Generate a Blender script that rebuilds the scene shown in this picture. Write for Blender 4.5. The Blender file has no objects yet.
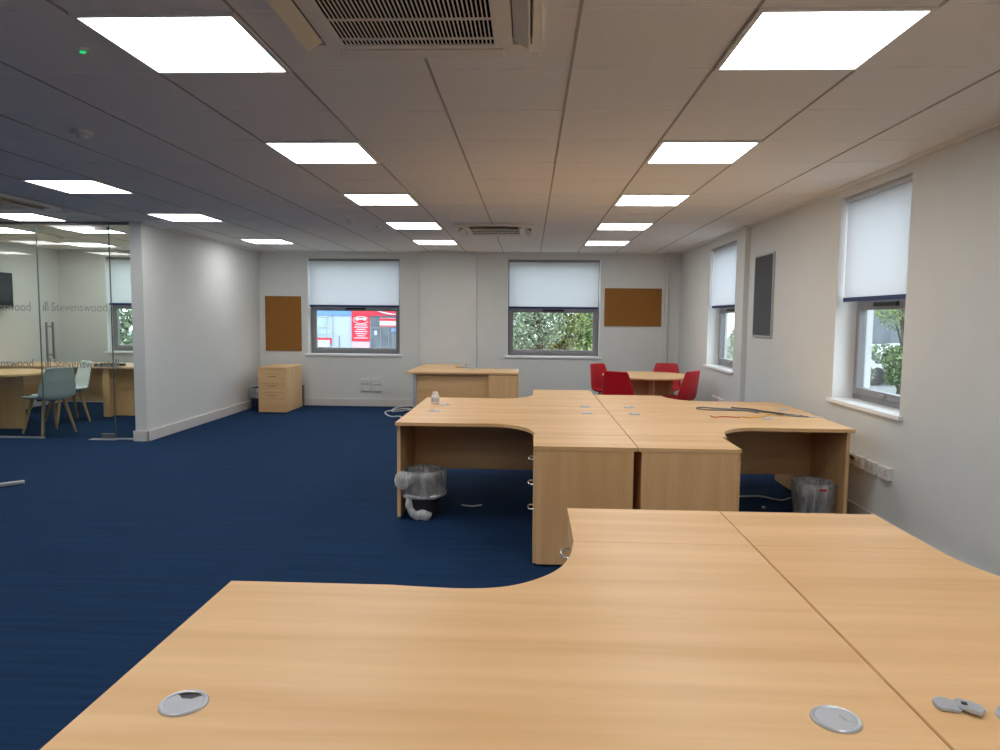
import bpy, bmesh, math, random
from math import sin, cos, pi, radians
from mathutils import Vector, Matrix

random.seed(7)
scene = bpy.context.scene
COL = scene.collection

# ------------------------------------------------------------------ camera, world, exposure
CAM_H = 1.485                      # eye height above the carpet
CEIL = 2.541
def camera():
    f, p, yaw, roll = 704.2, .0814, .0413, .0094
    cy, sy, cp, sp, cr, sr = cos(yaw), sin(yaw), cos(p), sin(p), cos(roll), sin(roll)
    Rz = Matrix(((cy, sy, 0), (-sy, cy, 0), (0, 0, 1)))
    Mb = Matrix(((1, 0, 0), (0, 0, -1), (0, 1, 0)))
    Rx = Matrix(((1, 0, 0), (0, cp, -sp), (0, sp, cp)))
    Rr = Matrix(((cr, -sr, 0), (sr, cr, 0), (0, 0, 1)))
    M = Rr @ Rx @ Mb @ Rz          # rows: image right, image down, forward
    right, down, fwd = M[0], M[1], M[2]
    m = Matrix((right, -down, -fwd)).transposed().to_4x4()
    m.translation = Vector((0, 0, CAM_H))
    cd = bpy.data.cameras.new('camera'); cd.sensor_width = 36; cd.lens = 36 * f / 1000
    cd.clip_start = .02; cd.clip_end = 300
    c = bpy.data.objects.new('camera', cd); COL.objects.link(c); c.matrix_world = m
    scene.camera = c
camera()

PANEL_LIGHT = 12.0                  # radiance of the LED ceiling panels
SKY = 5.0
w = bpy.data.worlds.new('overcast_sky'); scene.world = w; w.use_nodes = True
nt = w.node_tree; nt.nodes.clear()
bgn = nt.nodes.new('ShaderNodeBackground'); bgn.inputs[0].default_value = (.80, .89, 1, 1); bgn.inputs[1].default_value = SKY
on = nt.nodes.new('ShaderNodeOutputWorld'); nt.links.new(bgn.outputs[0], on.inputs[0])
vs = scene.view_settings
vs.view_transform = 'Standard'; vs.look = 'None'; vs.exposure = 0.0; vs.gamma = 1; vs.use_curve_mapping = False
cy_ = scene.cycles
cy_.max_bounces = 10; cy_.diffuse_bounces = 6; cy_.glossy_bounces = 4; cy_.transparent_max_bounces = 16
cy_.use_denoising = True
cy_.caustics_reflective = False; cy_.caustics_refractive = False
cy_.sample_clamp_indirect = 6

# ------------------------------------------------------------------ materials
def lin(c):
    def f(v):
        v /= 255
        return v / 12.92 if v <= .04045 else ((v + .055) / 1.055) ** 2.4
    return (f(c[0]), f(c[1]), f(c[2]), 1)
def mat(name):
    m = bpy.data.materials.new(name); m.use_nodes = True
    n = m.node_tree.nodes; b = n['Principled BSDF']
    return m, m.node_tree, b
def plain(name, col, rough=.5, metal=0, spec=.5, var=.04, scale=30, bump=0):
    m, t, b = mat(name)
    tc = t.nodes.new('ShaderNodeTexCoord'); no = t.nodes.new('ShaderNodeTexNoise')
    no.inputs['Scale'].default_value = scale; no.inputs['Detail'].default_value = 3
    t.links.new(tc.outputs['Object'], no.inputs['Vector'])
    cr = t.nodes.new('ShaderNodeValToRGB')
    c = lin(col)
    cr.color_ramp.elements[0].position = .3; cr.color_ramp.elements[1].position = .7
    cr.color_ramp.elements[0].color = tuple(x * (1 - var) for x in c[:3]) + (1,)
    cr.color_ramp.elements[1].color = tuple(min(1, x * (1 + var)) for x in c[:3]) + (1,)
    t.links.new(no.outputs['Fac'], cr.inputs['Fac']); t.links.new(cr.outputs['Color'], b.inputs['Base Color'])
    b.inputs['Roughness'].default_value = rough; b.inputs['Metallic'].default_value = metal
    b.inputs['Specular IOR Level'].default_value = spec
    if bump:
        bp = t.nodes.new('ShaderNodeBump'); bp.inputs['Strength'].default_value = bump; bp.inputs['Distance'].default_value = .002
        t.links.new(no.outputs['Fac'], bp.inputs['Height']); t.links.new(bp.outputs['Normal'], b.inputs['Normal'])
    return m
def wood(name, axis, c0=(219, 174, 122), c1=(234, 193, 144), rough=.42):
    m, t, b = mat(name)
    tc = t.nodes.new('ShaderNodeTexCoord'); mp = t.nodes.new('ShaderNodeMapping')
    s = [15, 15, 15]; s['xyz'.index(axis)] = .9
    mp.inputs['Scale'].default_value = s
    oi = t.nodes.new('ShaderNodeObjectInfo'); va = t.nodes.new('ShaderNodeVectorMath'); va.operation = 'ADD'
    mu = t.nodes.new('ShaderNodeMath'); mu.operation = 'MULTIPLY'; mu.inputs[1].default_value = 13
    t.links.new(oi.outputs['Random'], mu.inputs[0])
    t.links.new(tc.outputs['Object'], va.inputs[0]); t.links.new(mu.outputs[0], va.inputs[1])
    t.links.new(va.outputs[0], mp.inputs['Vector'])
    n1 = t.nodes.new('ShaderNodeTexNoise'); n1.inputs['Scale'].default_value = .55; n1.inputs['Detail'].default_value = 6
    n1.inputs['Roughness'].default_value = .55; n1.inputs['Distortion'].default_value = .25
    n2 = t.nodes.new('ShaderNodeTexNoise'); n2.inputs['Scale'].default_value = 4.0; n2.inputs['Detail'].default_value = 3
    t.links.new(mp.outputs[0], n1.inputs['Vector']); t.links.new(mp.outputs[0], n2.inputs['Vector'])
    mx = t.nodes.new('ShaderNodeMix'); mx.data_type = 'FLOAT'; mx.inputs[0].default_value = .14
    t.links.new(n1.outputs['Fac'], mx.inputs[2]); t.links.new(n2.outputs['Fac'], mx.inputs[3])
    cr = t.nodes.new('ShaderNodeValToRGB')
    cr.color_ramp.elements[0].position = .36; cr.color_ramp.elements[1].position = .64
    cr.color_ramp.elements[0].color = lin(c0); cr.color_ramp.elements[1].color = lin(c1)
    t.links.new(mx.outputs[0], cr.inputs['Fac']); t.links.new(cr.outputs['Color'], b.inputs['Base Color'])
    b.inputs['Roughness'].default_value = rough; b.inputs['Specular IOR Level'].default_value = .35
    return m
def carpet():
    m, t, b = mat('blue_carpet')
    tc = t.nodes.new('ShaderNodeTexCoord')
    mp = t.nodes.new('ShaderNodeMapping'); mp.inputs['Scale'].default_value = (1.2, 26, 1)
    t.links.new(tc.outputs['Object'], mp.inputs['Vector'])
    n1 = t.nodes.new('ShaderNodeTexNoise'); n1.inputs['Scale'].default_value = 1; n1.inputs['Detail'].default_value = 5
    t.links.new(mp.outputs[0], n1.inputs['Vector'])
    n2 = t.nodes.new('ShaderNodeTexNoise'); n2.inputs['Scale'].default_value = 380; n2.inputs['Detail'].default_value = 2
    t.links.new(tc.outputs['Object'], n2.inputs['Vector'])
    cr = t.nodes.new('ShaderNodeValToRGB')
    cr.color_ramp.elements[0].position = .3; cr.color_ramp.elements[1].position = .7
    cr.color_ramp.elements[0].color = lin((23, 47, 78)); cr.color_ramp.elements[1].color = lin((28, 56, 92))
    t.links.new(n1.outputs['Fac'], cr.inputs['Fac']); t.links.new(cr.outputs['Color'], b.inputs['Base Color'])
    bp = t.nodes.new('ShaderNodeBump'); bp.inputs['Strength'].default_value = .5; bp.inputs['Distance'].default_value = .004
    t.links.new(n2.outputs['Fac'], bp.inputs['Height']); t.links.new(bp.outputs['Normal'], b.inputs['Normal'])
    b.inputs['Roughness'].default_value = .95; b.inputs['Specular IOR Level'].default_value = .1
    return m
def emit(name, col, s):
    m = bpy.data.materials.new(name); m.use_nodes = True; t = m.node_tree; t.nodes.clear()
    e = t.nodes.new('ShaderNodeEmission'); e.inputs[0].default_value = lin(col); e.inputs[1].default_value = s
    o = t.nodes.new('ShaderNodeOutputMaterial'); t.links.new(e.outputs[0], o.inputs[0])
    return m
def glass(name, tint, refl=.045):
    m = bpy.data.materials.new(name); m.use_nodes = True; t = m.node_tree; t.nodes.clear()
    tr = t.nodes.new('ShaderNodeBsdfTransparent'); tr.inputs[0].default_value = tint + (1,)
    gl = t.nodes.new('ShaderNodeBsdfGlossy'); gl.inputs['Roughness'].default_value = .01
    lw = t.nodes.new('ShaderNodeLayerWeight'); lw.inputs['Blend'].default_value = .5   # facing = 1 - |cos|, same on both sides
    pw = t.nodes.new('ShaderNodeMath'); pw.operation = 'POWER'; pw.inputs[1].default_value = 5; t.links.new(lw.outputs['Facing'], pw.inputs[0])
    fr = t.nodes.new('ShaderNodeMath'); fr.operation = 'MULTIPLY_ADD'; fr.inputs[1].default_value = 1 - refl; fr.inputs[2].default_value = refl
    t.links.new(pw.outputs[0], fr.inputs[0])
    mx = t.nodes.new('ShaderNodeMixShader'); o = t.nodes.new('ShaderNodeOutputMaterial')
    t.links.new(fr.outputs[0], mx.inputs[0]); t.links.new(tr.outputs[0], mx.inputs[1]); t.links.new(gl.outputs[0], mx.inputs[2])
    t.links.new(mx.outputs[0], o.inputs[0])
    return m
def translucent(name, col, trans=.45, alpha=1.0, rough=.8, scale=300):
    m = bpy.data.materials.new(name); m.use_nodes = True; t = m.node_tree; t.nodes.clear()
    d = t.nodes.new('ShaderNodeBsdfDiffuse'); d.inputs[0].default_value = lin(col)
    tl = t.nodes.new('ShaderNodeBsdfTranslucent'); tl.inputs[0].default_value = lin(col)
    mx = t.nodes.new('ShaderNodeMixShader'); mx.inputs[0].default_value = trans
    t.links.new(d.outputs[0], mx.inputs[1]); t.links.new(tl.outputs[0], mx.inputs[2])
    o = t.nodes.new('ShaderNodeOutputMaterial'); out = mx.outputs[0]
    if alpha < 1:
        g = t.nodes.new('ShaderNodeBsdfGlossy'); g.inputs['Roughness'].default_value = .3
        m2 = t.nodes.new('ShaderNodeMixShader'); m2.inputs[0].default_value = .12
        t.links.new(out, m2.inputs[1]); t.links.new(g.outputs[0], m2.inputs[2])
        tp = t.nodes.new('ShaderNodeBsdfTransparent')
        m3 = t.nodes.new('ShaderNodeMixShader'); m3.inputs[0].default_value = alpha
        t.links.new(tp.outputs[0], m3.inputs[1]); t.links.new(m2.outputs[0], m3.inputs[2]); out = m3.outputs[0]
    t.links.new(out, o.inputs[0])
    return m
def leaves(name, c0, c1):
    m, t, b = mat(name)
    g = t.nodes.new('ShaderNodeNewGeometry'); cr = t.nodes.new('ShaderNodeValToRGB')
    cr.color_ramp.elements[0].color = lin(c0); cr.color_ramp.elements[1].color = lin(c1)
    t.links.new(g.outputs['Random Per Island'], cr.inputs['Fac']); t.links.new(cr.outputs['Color'], b.inputs['Base Color'])
    b.inputs['Roughness'].default_value = .55
    return m

M_WALL = plain('painted_plaster', (217, 219, 217), .75, spec=.2, var=.015, scale=4)
M_CEIL = plain('ceiling_tile', (236, 235, 232), .9, spec=.1, var=.02, scale=60)
M_GRID = plain('ceiling_grid_shade', (164, 160, 156), .6, var=.02)  # grey of the lengthwise strips stands for shade in the runner gaps
M_GRID2 = plain('ceiling_grid_white', (244, 243, 240), .6, var=.02)
M_CARPET = carpet()
M_SKIRT = plain('gloss_white_paint', (216, 212, 208), .35, var=.01)
WX, WY, WZ = wood('beech_along_x', 'x'), wood('beech_along_y', 'y'), wood('beech_upright', 'z')
M_DARKGAP = plain('dark_edge', (120, 84, 54), .6)
M_ALU = plain('brushed_aluminium', (188, 190, 194), .35, .6, var=.03)
M_CHROME = plain('chrome', (205, 205, 205), .2, .9, var=.02)
M_STEEL = plain('steel', (150, 148, 146), .32, .8, var=.03)
M_GREYPL = plain('grey_plastic', (190, 194, 202), .32, .35, var=.03)
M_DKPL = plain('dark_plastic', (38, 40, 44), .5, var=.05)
M_FRAME = plain('grey_window_frame', (134, 132, 134), .45, var=.02)
M_BLACK = plain('black_plastic', (24, 25, 28), .45, var=.05)
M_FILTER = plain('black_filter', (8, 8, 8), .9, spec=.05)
M_SCREEN = plain('screen_black', (18, 20, 24), .12, var=.02)
M_CORK = plain('cork', (148, 102, 53), .95, spec=.1, var=.22, scale=160, bump=.4)
M_CORKRIM = plain('cork_rim', (140, 96, 52), .7)
M_FELT = plain('grey_felt', (92, 95, 99), .95, spec=.1, var=.06, scale=200)
M_WHITE = plain('white_plastic', (228, 226, 222), .4, var=.01)
M_PVC = plain('brightened_white_pvc', (244, 245, 246), .35, var=.005)  # extra white put in for daylight on window jambs and sills
M_CREAM = plain('cream_plastic', (214, 204, 184), .5, var=.02)
M_ACW = plain('air_con_plastic', (232, 228, 220), .45, var=.02)
M_RED = plain('red_plastic', (190, 14, 30), .35, var=.03)
M_REDPAD = plain('red_cushion', (170, 14, 30), .6, var=.06)
M_BLUEGREY = plain('blue_grey_plastic', (190, 202, 206), .4, var=.02)
M_WHITESH = plain('white_shell_plastic', (226, 232, 232), .4, var=.02)
M_OAK = wood('oak_leg', 'z', (178, 138, 92), (206, 168, 120), .5)
M_NAVY = plain('navy_bar', (16, 34, 96), .4, var=.02)
M_BLIND = translucent('blind_fabric', (236, 237, 239), .62)
M_BAG = translucent('clear_bin_liner', (246, 248, 250), .5, .5)
def crinkle(m, lo, hi):
    t = m.node_tree; tc = t.nodes.new('ShaderNodeTexCoord'); mp = t.nodes.new('ShaderNodeMapping'); mp.inputs['Scale'].default_value = (12, 12, 5)
    n = t.nodes.new('ShaderNodeTexNoise'); n.inputs['Scale'].default_value = 1.2; n.inputs['Detail'].default_value = 4; n.inputs['Distortion'].default_value = 1.5
    t.links.new(tc.outputs['Object'], mp.inputs['Vector']); t.links.new(mp.outputs[0], n.inputs['Vector'])
    mr = t.nodes.new('ShaderNodeMapRange'); mr.inputs[1].default_value = .35; mr.inputs[2].default_value = .68; mr.inputs[3].default_value = lo; mr.inputs[4].default_value = hi
    t.links.new(n.outputs['Fac'], mr.inputs[0])
    o = t.nodes['Material Output']; mix = o.inputs[0].links[0].from_node; t.links.new(mr.outputs[0], mix.inputs[0])
    bp = t.nodes.new('ShaderNodeBump'); bp.inputs['Strength'].default_value = .6; bp.inputs['Distance'].default_value = .01
    t.links.new(n.outputs['Fac'], bp.inputs['Height'])
    for q in t.nodes:
        if q.type.startswith('BSDF') and 'Normal' in q.inputs: t.links.new(bp.outputs[0], q.inputs['Normal'])
crinkle(M_BAG, .38, .82)
M_BAGW = translucent('white_bin_liner', (244, 246, 248), .45, .8)
crinkle(M_BAGW, .6, .95)
M_BIN = plain('bin_black', (34, 36, 42), .5, var=.06)
M_BINBLUE = plain('bin_navy', (26, 34, 66), .5, var=.06)
M_GLASSW = glass('window_glass', (.93, .96, .95))
M_GLASSP = glass('partition_glass', (.92, .965, .94))
M_EDGE = plain('green_glass_edge', (96, 108, 106), .3)
M_FROST = plain('frosted_vinyl', (156, 161, 159), .7, var=.01)
M_LED = emit('led_diffuser', (255, 255, 252), PANEL_LIGHT)
M_GREENLED = emit('green_led', (40, 220, 120), 1.0)
M_CABLE_G = plain('grey_cable', (120, 122, 130), .5)
M_CABLE_W = plain('white_cable', (214, 214, 216), .5)
M_CABLE_O = plain('orange_cable', (206, 96, 34), .5)
M_CABLE_D = plain('dark_grey_cable', (66, 66, 74), .5)
M_CABLE_K = plain('black_cable', (30, 28, 30), .5)
M_CABLE_Y = plain('yellow_cable', (216, 168, 70), .5)

# ------------------------------------------------------------------ mesh helpers
def B(): return bmesh.new()
def box(bm, x0, x1, y0, y1, z0, z1, bev=0.0, rot=None):
    """box between two corners; rot = Matrix applied after"""
    r = bmesh.ops.create_cube(bm, size=1)
    vsx = r['verts']
    S = Matrix.Diagonal((abs(x1 - x0), abs(y1 - y0), abs(z1 - z0), 1))
    T = Matrix.Translation(((x0 + x1) / 2, (y0 + y1) / 2, (z0 + z1) / 2))
    bmesh.ops.transform(bm, matrix=T @ S, verts=vsx)
    if bev:
        es = list({e for v in vsx for e in v.link_edges})
        r2 = bmesh.ops.bevel(bm, geom=es, offset=bev, segments=2, affect='EDGES', profile=.6)
        vsx = list({v for f in r2['faces'] for v in f.verts} | {v for v in vsx if v.is_valid})
    if rot is not None: bmesh.ops.transform(bm, matrix=rot, verts=vsx)
    return vsx
def prism(bm, pts, z0, z1, bev=0.0):
    bot = [bm.verts.new((x, y, z0)) for x, y in pts]; top = [bm.verts.new((x, y, z1)) for x, y in pts]
    n = len(pts); fs = [bm.faces.new(top), bm.faces.new(bot[::-1])]
    for i in range(n):
        j = (i + 1) % n; fs.append(bm.faces.new((bot[i], bot[j], top[j], top[i])))
    bmesh.ops.recalc_face_normals(bm, faces=fs)
    if bev:
        es = [e for e in set(fs[0].edges) | set(fs[1].edges)]
        bmesh.ops.bevel(bm, geom=es, offset=bev, segments=2, affect='EDGES')
def lathe(bm, prof, n=28, c=(0, 0, 0), wob=None, cap0=False, cap1=False):
    rings = []
    for k, (r, z) in enumerate(prof):
        ring = []
        for i in range(n):
            a = 2 * pi * i / n; rr = r * (1 + (wob(a, k) if wob else 0))
            ring.append(bm.verts.new((c[0] + rr * cos(a), c[1] + rr * sin(a), c[2] + z)))
        rings.append(ring)
    for k in range(len(rings) - 1):
        for i in range(n):
            j = (i + 1) % n; bm.faces.new((rings[k][i], rings[k][j], rings[k + 1][j], rings[k + 1][i]))
    if cap0: bm.faces.new(rings[0][::-1])
    if cap1: bm.faces.new(rings[-1])
def catmull(pts, n=6):
    P = [Vector(p) for p in pts]; out = []
    for i in range(len(P) - 1):
        p0 = P[i - 1] if i else P[i] * 2 - P[i + 1]; p1, p2 = P[i], P[i + 1]
        p3 = P[i + 2] if i + 2 < len(P) else P[i + 1] * 2 - P[i]
        for k in range(n):
            t = k / n
            out.append(.5 * ((2 * p1) + (p2 - p0) * t + (2 * p0 - 5 * p1 + 4 * p2 - p3) * t * t + (3 * p1 - p0 - 3 * p2 + p3) * t ** 3))
    out.append(P[-1]); return out
def tube(bm, pts, rad, n=8, smooth=6, caps=True):
    P = catmull(pts, smooth) if smooth else [Vector(p) for p in pts]
    rad_at = rad if callable(rad) else (lambda t: rad)
    up = Vector((0, 0, 1)); rings = []
    for i, p in enumerate(P):
        d = (P[min(i + 1, len(P) - 1)] - P[max(i - 1, 0)]).normalized()
        a = d.cross(up)
        if a.length < 1e-3: a = d.cross(Vector((1, 0, 0)))
        a.normalize(); b = d.cross(a); r = rad_at(i / max(1, len(P) - 1))
        rings.append([bm.verts.new(p + a * r * cos(2 * pi * k / n) + b * r * sin(2 * pi * k / n)) for k in range(n)])
    for i in range(len(rings) - 1):
        for k in range(n):
            l = (k + 1) % n; bm.faces.new((rings[i][k], rings[i][l], rings[i + 1][l], rings[i + 1][k]))
    if caps: bm.faces.new(rings[0][::-1]); bm.faces.new(rings[-1])
def obj(name, bm, m, parent=None, smooth=False, loc=None):
    bmesh.ops.recalc_face_normals(bm, faces=bm.faces)
    me = bpy.data.meshes.new(name); bm.to_mesh(me); bm.free()
    o = bpy.data.objects.new(name, me); COL.objects.link(o)
    me.materials.append(m)
    if smooth:
        for p in me.polygons: p.use_smooth = True
        if smooth != 'all': me.set_sharp_from_angle(angle=radians(35))
    if parent: o.parent = parent
    if loc: o.location = loc
    return o
def tag(o, label=None, cat=None, group=None, kind=None):
    if label: o['label'] = label
    if cat: o['category'] = cat
    if group: o['group'] = group
    if kind: o['kind'] = kind
    return o
def thing(name, label, cat, loc=(0, 0, 0), rz=0, group=None):
    o = bpy.data.objects.new(name, None); COL.objects.link(o)
    o.location = loc; o.rotation_euler = (0, 0, rz); o.empty_display_size = .1
    return tag(o, label, cat, group)
def dup(root, loc, rz=None, label=None, group=None):
    def cp(o, par):
        c = o.copy(); COL.objects.link(c)
        if par: c.parent = par
        for ch in list(o.children):
            if ch in originals: cp(ch, c)
        return c
    originals = set(root.children_recursive)
    r = cp(root, None); r.location = loc
    if rz is not None: r.rotation_euler = (0, 0, rz)
    if label: r['label'] = label
    if group: r['group'] = group
    return r
def struct(name, bm, m, parent=None, smooth=False):
    o = obj(name, bm, m, parent, smooth)
    if not parent: o['kind'] = 'structure'
    return o
def sroot(name, loc=(0, 0, 0)):
    o = bpy.data.objects.new(name, None); COL.objects.link(o); o.location = loc; o['kind'] = 'structure'; o.empty_display_size = .1
    return o

# ------------------------------------------------------------------ room shell
XL, XR, YB, YF = -10.5, 2.46, 11.5, -3.2
def wall_cells(bm, u0, u1, z0, z1, holes, put):
    us = sorted({u0, u1} | {h[0] for h in holes} | {h[1] for h in holes})
    zs = sorted({z0, z1} | {h[2] for h in holes} | {h[3] for h in holes})
    for a, b in zip(us, us[1:]):
        for c, d in zip(zs, zs[1:]):
            if any(h[0] <= a and b <= h[1] and h[2] <= c and d <= h[3] for h in holes): continue
            put(a, b, c, d)
WT = .30
W1 = (-3.655, -2.125, .862, 2.424); W2 = (-.365, 1.135, .862, 2.424); W3 = (-7.05, -5.50, .862, 2.424)
R1 = (4.745, 5.80, .862, 2.45); R2 = (8.42, 9.66, .875, 2.42)
XR2 = 2.405
bm = B(); box(bm, XL - .3, XR + .3, YF - .3, YB + .3, -.2, 0); struct('floor', bm, M_CARPET)
bm = B(); box(bm, XL - .3, XR + .3, YF - .3, YB + .3, CEIL, CEIL + .1); struct('ceiling', bm, M_CEIL)
bm = B(); wall_cells(bm, XL - .3, XR + .3, 0, CEIL, [W1, W2, W3], lambda a, b, c, d: box(bm, a, b, YB, YB + WT, c, d)); struct('wall_back', bm, M_WALL)
bm = B(); wall_cells(bm, YF, 8.10, 0, CEIL, [R1], lambda a, b, c, d: box(bm, XR, XR + WT, a, b, c, d))
wall_cells(bm, 8.10, YB, 0, CEIL, [R2], lambda a, b, c, d: box(bm, XR2, 2.675, a, b, c, d)); struct('wall_right', bm, M_WALL)
bm = B(); box(bm, XL - .3, XL, YF, YB, 0, CEIL); struct('wall_left', bm, M_WALL)
bm = B(); box(bm, XL - .3, XR + .3, YF - .3, YF, 0, CEIL); struct('wall_front', bm, M_WALL)
bm = B(); box(bm, -4.60, -4.455, 7.99, YB, 0, CEIL, .004); struct('wall_partition', bm, M_WALL)
bm = B(); box(bm, -8.0, -7.85, 8.0, YB, 0, CEIL); box(bm, XL, -8.0, 8.0, 8.15, 0, CEIL); struct('wall_meeting', bm, M_WALL)
bm = B(); box(bm, -1.80, -.865, YB - .045, YB, 0, CEIL, .002); struct('trim_1', bm, M_WALL)          # boxed pilaster
bm = B(); box(bm, 2.165, 2.215, YB - .05, YB, 0.0, CEIL - .09, .004); box(bm, 2.155, 2.235, YB - .06, YB, CEIL - .09, CEIL, .004)
struct('trim_2', bm, M_SKIRT)                                                                         # pipe casing
# ceiling grid bars
GX, GY = -1.64, 2.506
bm = B()
k = int((XL - GX) / .6)
while GX + .6 * k < XR:
    x = GX + .6 * k
    if x > XL: box(bm, x - .006, x + .006, YF, YB, CEIL - .003, CEIL)
    k += 1
struct('trim_3', bm, M_GRID)
bm = B(); k = int((YF - GY) / .6)
while GY + .6 * k < YB:
    y = GY + .6 * k
    if y > YF: box(bm, XL, XR, y - .005, y + .005, CEIL - .002, CEIL)
    k += 1
struct('trim_4', bm, M_GRID2)
# wall angle strip under the ceiling edge
bm = B(); box(bm, -4.455, XR, YB - .025, YB, CEIL - .025, CEIL); box(bm, XR - .025, XR, YF, 8.1, CEIL - .025, CEIL)
box(bm, XR2 - .025, XR2, 8.1, YB, CEIL - .025, CEIL); box(bm, -4.455, -4.43, 8, YB, CEIL - .025, CEIL); struct('trim_5', bm, M_CEIL)
def skirt(name, segs):
    bm = B()
    for (x0, x1, y0, y1) in segs:
        box(bm, x0, x1, y0, y1, 0, .125, .006)
    struct(name, bm, M_SKIRT)
skirt('baseboard_back', [(-4.455, -1.82, YB - .02, YB), (-1.82, -.845, YB - .065, YB), (-.845, XR2, YB - .02, YB), (-7.85, -4.60, YB - .02, YB)])
skirt('baseboard_right', [(XR - .02, XR, YF, 8.1), (XR2 - .02, XR2, 8.08, YB)])
skirt('baseboard_partition', [(-4.455, -4.435, 7.97, YB), (-4.62, -4.435, 7.97, 7.99), (-4.62, -4.60, 8.08, YB)])

# windows: axis 'y' (in the back wall) or 'x' (in the right wall)
def window(n, axis, hole, face):
    u0, u1, z0, z1 = hole
    root = sroot('window_%d' % n, (0, 0, 0))
    dep0, dep1 = face + .165, face + .225
    def bx(bm, a, b, c, d, e, f, bev=0):
        if axis == 'y': box(bm, a, b, c, d, e, f, bev)
        else: box(bm, c, d, a, b, e, f, bev)
    bm = B(); fw = .055
    bx(bm, u0, u0 + fw, dep0, dep1, z0, z1, .003); bx(bm, u1 - fw, u1, dep0, dep1, z0, z1, .003)
    bx(bm, u0 + fw, u1 - fw, dep0, dep1, z0, z0 + fw, .003); bx(bm, u0 + fw, u1 - fw, dep0, dep1, z1 - fw, z1, .003)
    mid = 1.615
    bx(bm, u0 + fw, u1 - fw, dep0, dep1, mid, mid + .07, .003)
    obj('window_frame', bm, M_FRAME, root)
    bm = B(); s = .05; a, b, c, d = u0 + fw - .008, u1 - fw + .008, z0 + fw - .008, mid + .006
    bx(bm, a, a + s, dep0 - .022, dep1 - .02, c, d, .004); bx(bm, b - s, b, dep0 - .022, dep1 - .02, c, d, .004)
    bx(bm, a + s, b - s, dep0 - .022, dep1 - .02, c, c + s, .004); bx(bm, a + s, b - s, dep0 - .022, dep1 - .02, d - s, d, .004)
    obj('sash', bm, M_FRAME, root)
    bm = B(); bx(bm, a + s, b - s, dep0 + .012, dep0 + .016, c + s, d - s)
    bx(bm, u0 + fw, u1 - fw, dep0 + .012, dep0 + .016, mid + .07, z1 - fw); obj('window_pane', bm, M_GLASSW, root)
    m = (u0 + u1) / 2
    bm = B(); bx(bm, m - .022, m + .022, dep0 - .034, dep0 - .02, c + .012, c + .036, .003); bx(bm, m - .07, m + .012, dep0 - .05, dep0 - .034, c + .018, c + .034, .004)
    obj('window_handle', bm, M_STEEL, root)
    bm = B(); bx(bm, m - .17, m + .17, dep0 - .045, dep0 - .02, mid - .02, mid + .012, .006); obj('trickle_vent', bm, M_BLACK, root)
    bm = B(); bx(bm, u0 - .045, u1 + .045, face - .03, face, z0 - .03, z0, .004); bx(bm, u0, u1, face, dep0, z0 - .03, z0 + .002)
    obj('window_sill', bm, M_PVC, root)
    bm = B(); bx(bm, u0, u0 + .004, face + .001, dep0, z0, z1); bx(bm, u1 - .004, u1, face + .001, dep0, z0, z1); obj('reveal_brightener', bm, M_PVC, root)  # added liner; its extra white stands for daylight on the jambs
    return root
def blind(axis, hole, face, label, top=None):
    u0, u1, z0, z1 = hole
    root = thing('roller_blind', label, 'blind', ((u0 + u1) / 2, face, 0) if axis == 'y' else (face, (u0 + u1) / 2, 0), 0, 'roller blinds in the office windows')
    h = (u1 - u0) / 2 - .012
    def bx(bm, a, b, c, d, e, f, bev=0):
        if axis == 'y': box(bm, a, b, c, d, e, f, bev)
        else: box(bm, c, d, a, b, e, f, bev)
    bm = B(); bx(bm, -h + .015, h - .015, .050, .0515, 1.665, z1 - .02); obj('fabric', bm, M_BLIND, root)
    bm = B(); bx(bm, -h + .012, h - .012, .042, .060, 1.635, 1.668, .003); obj('hem_bar', bm, M_NAVY, root)
    bm = B(); bx(bm, -h, h, .03, .085, z1 - .04, z1 - .002, .008); obj('roller_case', bm, M_FRAME if axis == 'y' else M_ALU, root)
    bm = B()
    def pt(u, z): return (u, .035, z) if axis == 'y' else (.035, u, z)
    e = h - .006
    tube(bm, [pt(e, z1 - .04), pt(e, z1 - .3), pt(e, 1.78)], .0022, 6, 2); obj('pull_chain', bm, M_WHITE, root)
window(1, 'y', W1, YB); window(2, 'y', W2, YB); window(3, 'y', W3, YB); window(4, 'x', R1, XR); window(5, 'x', R2, XR2)
blind('y', W1, YB, 'white roller blind half down over the view of the red shop signs')
blind('y', W2, YB, 'white roller blind half down above the pane filled with green trees, right back window')
blind('y', W3, YB, 'white roller blind seen through the glass wall of the meeting room')
blind('x', R1, XR, 'tall white roller blind in the nearer side window, by the wall sockets')
blind('x', R2, XR2, 'narrow white roller blind in the farther side window, beyond the grey board')

# ------------------------------------------------------------------ ceiling lights
def make_light():
    r = thing('ceiling_light', 'x', 'ceiling light')
    bm = B(); o, i = .298, .278
    for (a, b, c, d) in ((-o, o, -o, -i), (-o, o, i, o), (-o, -i, -i, i), (i, o, -i, i)): box(bm, a, b, c, d, -.012, -.0005, .001)
    obj('light_frame', bm, M_WHITE, r)
    bm = B(); box(bm, -i, i, -i, i, -.006, -.001); obj('diffuser', bm, M_LED, r)
    return r
L0 = make_light(); used = [False]
def light(x, y, label, group):
    loc = (x + .3, y + .3, CEIL)
    if not used[0]:
        used[0] = True; L0.location = loc; tag(L0, label, 'ceiling light', group); return
    dup(L0, loc, None, label, group)
ga, gb, gc = 'left run of ceiling lights', 'right run of ceiling lights', 'far left run of ceiling lights'
nthA = ['large square ceiling light left of the nearest air conditioning grille', 'square ceiling light second from the front in the run left of the air conditioners',
        'square ceiling light third in the run left of the air conditioners', 'square ceiling light just left of the far air conditioner', 'small-looking square ceiling light beside the back wall, left run']
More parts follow.
